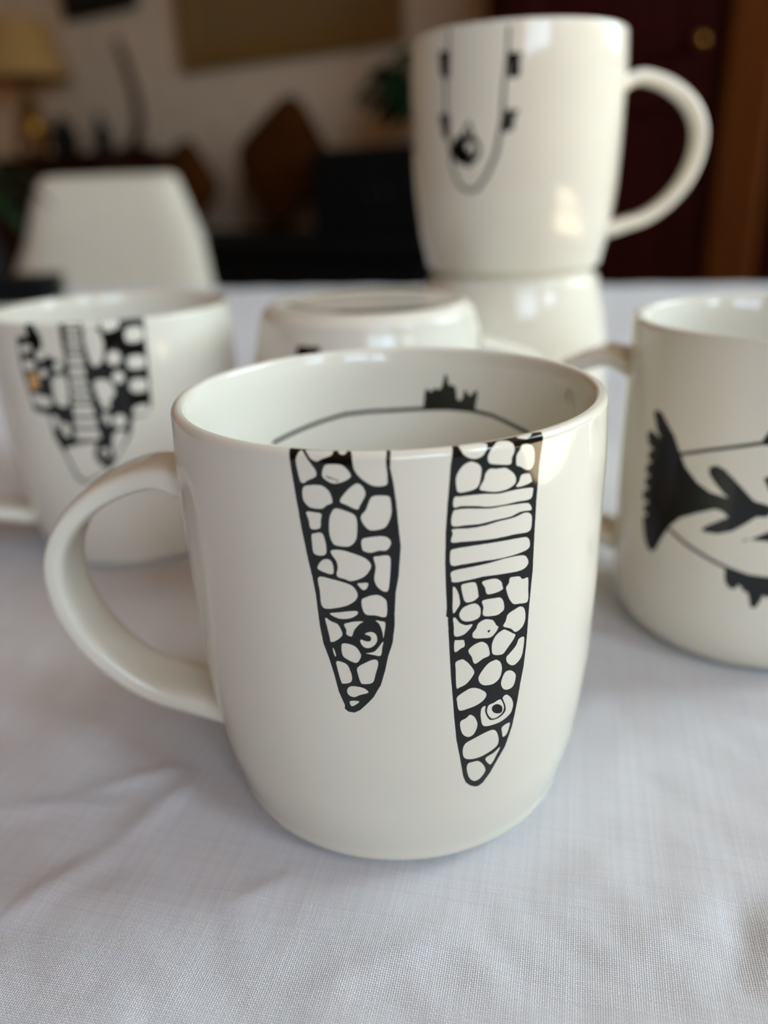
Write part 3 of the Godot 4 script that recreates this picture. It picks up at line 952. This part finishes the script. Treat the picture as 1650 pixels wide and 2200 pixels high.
func furniture() -> void:
	# white chair beyond the far left of the table
	var ch := thing("slipcovered_chair", "white slip-covered chair with a tapering back beyond the table's far edge", "chair", Vector3(-0.47, 0, -1.32), 0.0)
	var cover := []
	for k in [[0.47, 0.10, 0.255, 0.05], [0.6, 0.03, 0.218, 0.05], [0.73, -0.03, 0.176, 0.05], [0.8, -0.06, 0.155, 0.048], [0.885, -0.095, 0.126, 0.045], [0.9, -0.102, 0.121, 0.035], [0.906, -0.105, 0.112, 0.012], [0.907, -0.105, 0.0, 0.0]]:
		var ring := []
		for j in 40:
			var a := TAU * j / 40
			ring.append(Vector3(signf(sin(a)) * pow(absf(sin(a)), 0.3) * k[2] - 0.0 + 0.006 * sin(k[0] * 40), k[0], k[1] + signf(cos(a)) * pow(absf(cos(a)), 0.5) * k[3]))
		cover.append(ring)
	part("backrest", loft(cover, [], [], true), M.white_cover, ch)
	part("seat", ease_box(Vector3(0.5, 0.1, 0.46), 0.03), M.white_cover, ch, Vector3(0, 0.43, -0.16))
	for sx: float in [-1.0, 1.0]:
		for sz: float in [-1.0, 1.0]:
			part("leg", ease_box(Vector3(0.04, 0.39, 0.04), 0.006), M.dark_wood, ch, Vector3(sx * 0.21, 0.195, -0.16 + sz * 0.19))
	# chest with lamp and ornaments along the back wall
	var sb := thing("chest_of_drawers", "dark wooden chest under the yellow lamp, crowded with small ornaments", "chest", spot(-3.84, 0, 2.72), YAW)
	part("carcass", ease_box(Vector3(1.40, 0.96, 0.46), 0.008), M.dark_wood, sb, Vector3(0, 0.54, -0.02))
	part("top", ease_box(Vector3(1.46, 0.03, 0.52), 0.008), M.dark_wood, sb, Vector3(0, 1.035, 0))
	for i in 3:
		for s: float in [-0.345, 0.345]:
			var d := part("drawer", ease_box(Vector3(0.64, 0.27, 0.024), 0.006), M.dark_wood, sb, Vector3(s, 0.22 + i * 0.3, 0.215))
			part("knob", lathe([Vector2(0, 0), Vector2(0.008, 0.001), Vector2(0.007, 0.012), Vector2(0.014, 0.02), Vector2(0.010, 0.028), Vector2(0, 0.03)], 16), M.brass, d, Vector3(0, 0, 0.012), Vector3(PI / 2, 0, 0))
	for sx: float in [-1.0, 1.0]:
		for sz: float in [-1.0, 1.0]:
			part("foot", ease_box(Vector3(0.06, 0.06, 0.06), 0.01), M.dark_wood, sb, Vector3(sx * 0.64, 0.03, -0.02 + sz * 0.18))
	# long black sideboard under the picture
	var co := thing("sideboard", "long low black sideboard below the gilt framed picture", "sideboard", spot(-2.17, 0, 2.6), YAW)
	part("carcass", ease_box(Vector3(1.74, 0.54, 0.70), 0.008), M.black, co, Vector3(0, 0.37, 0))
	part("top", ease_box(Vector3(1.80, 0.04, 0.74), 0.01), M.black, co, Vector3(0, 0.665, 0))
	for i in 4:
		var d := part("door", ease_box(Vector3(0.42, 0.46, 0.022), 0.005), M.black, co, Vector3(-0.645 + i * 0.43, 0.38, 0.352))
		part("handle", ease_box(Vector3(0.012, 0.09, 0.02), 0.004), M.steel, d, Vector3(0.17 if i % 2 == 0 else -0.17, 0.05, 0.018))
	for sx: float in [-1.0, 1.0]:
		for sz: float in [-1.0, 1.0]:
			part("foot", ease_box(Vector3(0.07, 0.1, 0.07), 0.01), M.black, co, Vector3(sx * 0.8, 0.05, sz * 0.28))
	# black cabinet standing on it
	var bc := thing("black_cabinet", "square black cabinet standing on the right end of the sideboard", "cabinet", spot(-1.60, 0.686, 2.6), YAW)
	part("carcass", ease_box(Vector3(0.62, 0.31, 0.34), 0.012), M.black, bc, Vector3(0, 0.155, 0))
	for s: float in [-0.152, 0.152]:
		var d := part("door", ease_box(Vector3(0.295, 0.285, 0.016), 0.004), M.black, bc, Vector3(s, 0.155, 0.177))
		part("knob", lathe([Vector2(0, 0), Vector2(0.006, 0.001), Vector2(0.005, 0.008), Vector2(0.010, 0.014), Vector2(0, 0.018)], 14), M.steel, d, Vector3(-signf(s) * 0.12, 0, 0.008), Vector3(PI / 2, 0, 0))
	# wardrobe on the right
	var w := thing("wardrobe", "tall dark red wooden wardrobe with panelled doors behind the stacked mugs", "wardrobe", spot(-0.20, 0, 2.70), YAW)
	part("carcass", ease_box(Vector3(2.04, 1.98, 0.46), 0.01), M.red_wood, w, Vector3(0, 1.09, 0))
	part("plinth", ease_box(Vector3(2.08, 0.1, 0.5), 0.01), M.red_wood, w, Vector3(0, 0.05, 0))
	part("cornice", cornice_shape(), M.red_wood, w, Vector3(0, 2.08, 0))
	for k in [[-0.62, 0.64, 0.14], [0.30, 0.86, 0.0], [0.0, 0.0, 0.0]]:
		if k[1] == 0.0:
			continue
		var d := part("door", door_shape(k[1], 1.86), M.red_wood, w, Vector3(k[0], 1.1, 0.235))
		for y: float in [-0.44, 0.44]:
			part("panel", ease_box(Vector3(k[1] - 0.2, 0.74, 0.012), 0.005), M.red_wood, d, Vector3(0, y, 0.002))
		part("knob", lathe([Vector2(0, 0), Vector2(0.010, 0.001), Vector2(0.008, 0.014), Vector2(0.017, 0.022), Vector2(0.012, 0.032), Vector2(0, 0.034)], 18), M.brass, d, Vector3(k[1] / 2 - 0.05 if k[0] < 0 else -k[1] / 2 + 0.05, 0.1, 0.016), Vector3(PI / 2, 0, 0))
	var post := part("pilaster", ease_box(Vector3(0.13, 1.86, 0.05), 0.012), M.orange_wood, w, Vector3(-0.215, 1.1, 0.25))
	post.set_meta("label", "lighter orange wooden pilaster")


func door_shape(wide: float, high: float) -> ArrayMesh:
	var st := SurfaceTool.new()
	st.begin(Mesh.PRIMITIVE_TRIANGLES)
	for s: float in [-1.0, 1.0]:
		add_box(st, Transform3D(Basis(), Vector3(s * (wide / 2 - 0.05), 0, 0)), Vector3(0.1, high, 0.03), 0.006)
	for y: float in [-1.0, 0.0, 1.0]:
		add_box(st, Transform3D(Basis(), Vector3(0, y * (high / 2 - 0.06), 0)), Vector3(wide - 0.19, 0.12, 0.03), 0.006)
	return st.commit()


func cornice_shape() -> ArrayMesh:
	var st := SurfaceTool.new()
	st.begin(Mesh.PRIMITIVE_TRIANGLES)
	add_box(st, Transform3D(Basis(), Vector3(0, 0.02, 0)), Vector3(2.08, 0.04, 0.48), 0.01)
	add_box(st, Transform3D(Basis(), Vector3(0, 0.055, 0)), Vector3(2.14, 0.03, 0.50), 0.012)
	add_box(st, Transform3D(Basis(), Vector3(0, 0.09, 0)), Vector3(2.18, 0.04, 0.52), 0.012)
	return st.commit()


# ---------------------------------------------------------------- small things around the room

func picture(called: String, label: String, at: Vector3, wide: float, high: float, border: float, fr: Material, canvas: Material) -> void:
	var o := thing(called, label, "picture", at, YAW)
	var st := SurfaceTool.new()
	st.begin(Mesh.PRIMITIVE_TRIANGLES)
	for s: float in [-1.0, 1.0]:
		add_box(st, Transform3D(Basis(), Vector3(s * (wide - border) / 2, 0, 0)), Vector3(border, high, 0.036), 0.008)
		add_box(st, Transform3D(Basis(), Vector3(0, s * (high - border) / 2, 0)), Vector3(wide - border * 2 + 0.002, border, 0.036), 0.008)
	part("frame", st.commit(), fr, o)
	part("canvas", ease_box(Vector3(wide - border * 2 + 0.01, high - border * 2 + 0.01, 0.012), 0.002), canvas, o, Vector3(0, 0, -0.006))


func leaf_mesh(long: float, wide: float, droop: float) -> ArrayMesh:
	var rings := []
	for i in 9:
		var t := i / 8.0
		var y := -droop * t * t
		var half := wide / 2 * pow(sin(PI * clampf(0.04 + t * 0.96, 0, 1)), 0.8) + 0.0004
		var ring := []
		for j in 8:
			var a := TAU * j / 8
			ring.append(Vector3(long * t, y - sin(a) * 0.0006 + absf(cos(a)) * half * 0.25, cos(a) * half))
		rings.append(ring)
	return loft(rings, [], [], true)


func ornaments() -> void:
	picture("framed_picture", "large faded brown tapestry picture in a wide gilt frame on the back wall", spot(-2.44, 1.80, 2.98), 1.22, 0.83, 0.10, M.frame, mottled(Color(0.45, 0.34, 0.20), Color(0.60, 0.49, 0.31), 0.9, 0.03, Vector3.ONE * 3))
	picture("dark_picture", "small almost black picture hung high above the lamp", spot(-3.585, 1.97, 2.98), 0.53, 0.56, 0.04, M.black, plain(Color(0.06, 0.05, 0.045), 0.7))
	# table lamp
	var l := thing("table_lamp", "table lamp with a yellow fabric shade on the dark chest", "lamp", spot(-3.92, 1.051, 2.72), YAW)
	part("base", lathe([Vector2(0, 0), Vector2(0.075, 0.0), Vector2(0.078, 0.012), Vector2(0.05, 0.03), Vector2(0.07, 0.09), Vector2(0.085, 0.15), Vector2(0.06, 0.22), Vector2(0.03, 0.26), Vector2(0.02, 0.30), Vector2(0, 0.302)], 32), M.brass, l)
	part("pole", lathe([Vector2(0, 0.29), Vector2(0.011, 0.29), Vector2(0.011, 0.42), Vector2(0, 0.42)], 16), M.dark_wood, l)
	part("shade", lathe([Vector2(0.235, 0.365), Vector2(0.238, 0.368), Vector2(0.150, 0.62), Vector2(0.147, 0.62), Vector2(0.234, 0.368)], 40), M.shade, l)
	# jars and bottles on the chest
	var jar := [Vector2(0, 0), Vector2(0.05, 0.0), Vector2(0.062, 0.02), Vector2(0.066, 0.07), Vector2(0.055, 0.115), Vector2(0.035, 0.13), Vector2(0.036, 0.145), Vector2(0.032, 0.145), Vector2(0.03, 0.12), Vector2(0, 0.11)]
	var j1 := thing("jar", "rounded dark jar on the chest, nearer the yellow lamp", "jar", spot(-3.55, 1.051, 2.62), YAW)
	part("body", lathe(jar, 28), M.black, j1)
	part("lid", lathe([Vector2(0, 0.145), Vector2(0.037, 0.145), Vector2(0.036, 0.157), Vector2(0.012, 0.163), Vector2(0.014, 0.178), Vector2(0, 0.182)], 24), M.dark_wood, j1)
	var j2 := thing("bottle", "dark narrow bottle on the chest beside the curved branch", "bottle", spot(-3.27, 1.051, 2.62), YAW)
	part("body", lathe([Vector2(0, 0), Vector2(0.038, 0), Vector2(0.042, 0.01), Vector2(0.042, 0.09), Vector2(0.018, 0.12), Vector2(0.014, 0.15), Vector2(0.017, 0.154), Vector2(0, 0.156)], 24), M.black, j2)
	part("stopper", lathe([Vector2(0, 0.154), Vector2(0.011, 0.154), Vector2(0.013, 0.172), Vector2(0, 0.175)], 16), M.dark_wood, j2)
	var pot := thing("amber_pot", "small amber glazed pot at the lamp's foot", "pot", spot(-3.80, 1.051, 2.58), YAW)
	part("body", lathe([Vector2(0, 0), Vector2(0.04, 0), Vector2(0.055, 0.03), Vector2(0.05, 0.07), Vector2(0.035, 0.085), Vector2(0.038, 0.095), Vector2(0.034, 0.095), Vector2(0.03, 0.08), Vector2(0, 0.02)], 28), plain(Color(0.42, 0.24, 0.05), 0.3), pot)
	part("lid", lathe([Vector2(0, 0.095), Vector2(0.036, 0.094), Vector2(0.03, 0.11), Vector2(0.008, 0.116), Vector2(0.009, 0.128), Vector2(0, 0.13)], 20), plain(Color(0.35, 0.19, 0.04), 0.3), pot)
	# curved branch standing at the end of the chest
	var br := thing("curved_branch", "tall curved dark branch standing at the chest's right end", "branch", spot(-3.12, 1.051, 2.72), YAW)
	var path := spline([Vector3(-0.07, 0.02, 0), Vector3(-0.02, 0.08, 0), Vector3(0.0, 0.17, 0), Vector3(-0.012, 0.27, 0), Vector3(-0.04, 0.36, 0), Vector3(-0.075, 0.46, 0)], 8)
	var wide := []
	for i in path.size():
		wide.append(lerpf(0.05, 0.030, i / float(path.size() - 1)))
	part("branch", sweep(path, wide, wide, Vector3(0, 0, 1), 2.0, 14), M.dark_wood, br)
	part("base", ease_box(Vector3(0.16, 0.022, 0.1), 0.006), M.dark_wood, br, Vector3(-0.06, 0.011, 0))
	# cushions on the sideboard
	var c1 := thing("cushion", "brown leather cushion balanced on its corner beside the black cabinet", "cushion", spot(-2.19, 0.962, 2.62), YAW, "")
	var cc := part("cover", cushion_shape(0.40, 0.40, 0.13), M.leather, c1, Vector3.ZERO, Vector3(-0.12, 0, 0.62))
	part("piping", piping(0.40, 0.40), M.leather, cc)
	var c2 := thing("cushion", "brown leather cushion half hidden by the white chair", "cushion", spot(-2.76, 0.895, 2.62), YAW)
	var cd := part("cover", cushion_shape(0.30, 0.30, 0.12), M.leather, c2, Vector3.ZERO, Vector3(-0.1, 0, 0.7))
	part("piping", piping(0.30, 0.30), M.leather, cd)
	var c3 := thing("cushion", "plain beige cushion between the two brown leather ones", "cushion", spot(-2.50, 0.842, 2.86), YAW)
	var ce := part("cover", cushion_shape(0.30, 0.28, 0.12), M.beige, c3, Vector3.ZERO, Vector3(-0.1, 0, -0.1))
	part("piping", piping(0.30, 0.28), M.beige, ce)
	# vase with a trailing plant on the black cabinet
	var v := thing("glass_vase", "clear glass vase of trailing green leaves on the black cabinet", "vase", spot(-1.52, 0.997, 2.58), YAW)
	part("vessel", lathe([Vector2(0, 0), Vector2(0.03, 0), Vector2(0.034, 0.004), Vector2(0.03, 0.06), Vector2(0.02, 0.1), Vector2(0.024, 0.13), Vector2(0.022, 0.13), Vector2(0.018, 0.1), Vector2(0.027, 0.06), Vector2(0.03, 0.008), Vector2(0, 0.006)], 28), M.glass, v)
	sprig(v, [[0.22, 2.6, 0.13], [0.25, 0.5, 0.10], [0.29, 1.4, 0.06], [0.25, 3.4, 0.12], [0.20, 4.4, 0.12], [0.30, 5.3, 0.08], [0.19, 2.0, 0.15], [0.17, 3.0, 0.12], [0.22, 3.9, 0.08], [0.26, 2.2, 0.09], [0.15, 2.7, 0.09]], 0.13, 0.08)
	# dark vase with a plant on the far left of the table
	var q := thing("dark_vase", "dark narrow vase of drooping green leaves at the table's far left", "vase", Vector3(-0.535, T + 0.0005, -0.985), 0.0)
	part("vessel", lathe([Vector2(0, 0), Vector2(0.028, 0), Vector2(0.032, 0.006), Vector2(0.034, 0.05), Vector2(0.028, 0.09), Vector2(0.02, 0.105), Vector2(0.022, 0.112), Vector2(0.019, 0.112), Vector2(0.017, 0.1), Vector2(0.026, 0.06), Vector2(0, 0.01)], 28), M.black, q)
	sprig(q, [[0.16, 0.0, 0.05], [0.17, 0.7, 0.045], [0.14, -0.5, 0.06], [0.19, 2.2, 0.04], [0.17, 3.3, 0.05], [0.15, 4.3, 0.05]], 0.055, 0.024)
	# black case lying at the far left
	var bk := thing("black_case", "flat black case lying at the table's far left, before the white chair", "case", Vector3(-0.485, T + 0.0012, -0.905), 0.05)
	part("body", ease_box(Vector3(0.155, 0.018, 0.085), 0.008), M.black, bk, Vector3(0, 0.009, 0))
	part("lid", ease_box(Vector3(0.155, 0.013, 0.085), 0.006), M.black, bk, Vector3(0, 0.0255, 0))
	part("clasp", ease_box(Vector3(0.018, 0.010, 0.004), 0.0015), M.steel, bk, Vector3(0, 0.018, 0.0425))


func piping(w: float, h: float) -> ArrayMesh:
	var path := []
	for j in 81:
		var a := TAU * j / 80
		var pinch := 1.0 - 0.05 * (1.0 - absf(cos(2 * a)))
		path.append(Vector3(signf(cos(a)) * pow(absf(cos(a)), 0.33) * w / 2 * pinch, signf(sin(a)) * pow(absf(sin(a)), 0.33) * h / 2 * pinch, 0))
	return sweep(path, many(81, 0.008), many(81, 0.008), Vector3(0, 0, 1), 2.0, 8, false)


func sprig(o: Node3D, stems: Array, leaf_long: float, leaf_wide: float) -> void:
	var leaf := leaf_mesh(leaf_long, leaf_wide, leaf_long * 0.35)
	for s: Array in stems:
		var dir := Vector3(cos(s[1]), 0, sin(s[1]))
		var path := spline([Vector3(0, 0.02, 0), Vector3(0, 0.09, 0) + dir * 0.006, Vector3(0, s[0] * 0.8, 0) + dir * s[2] * 0.5, Vector3(0, s[0], 0) + dir * s[2]], 5)
		part("stem", sweep(path, many(path.size(), 0.004), many(path.size(), 0.004), Vector3(0.1, 0, 1), 2.0, 8), M.stem, o)
		for k in 4:
			var at: Vector3 = path[path.size() - 1 - k * 2]
			var yaw: float = -s[1] + (k % 2 * 2 - 1) * 0.9 * minf(k, 1.0)
			part("leaf", leaf, M.leaf, o, at, Vector3(0, yaw, rng.randf_range(-0.5, 0.15)))
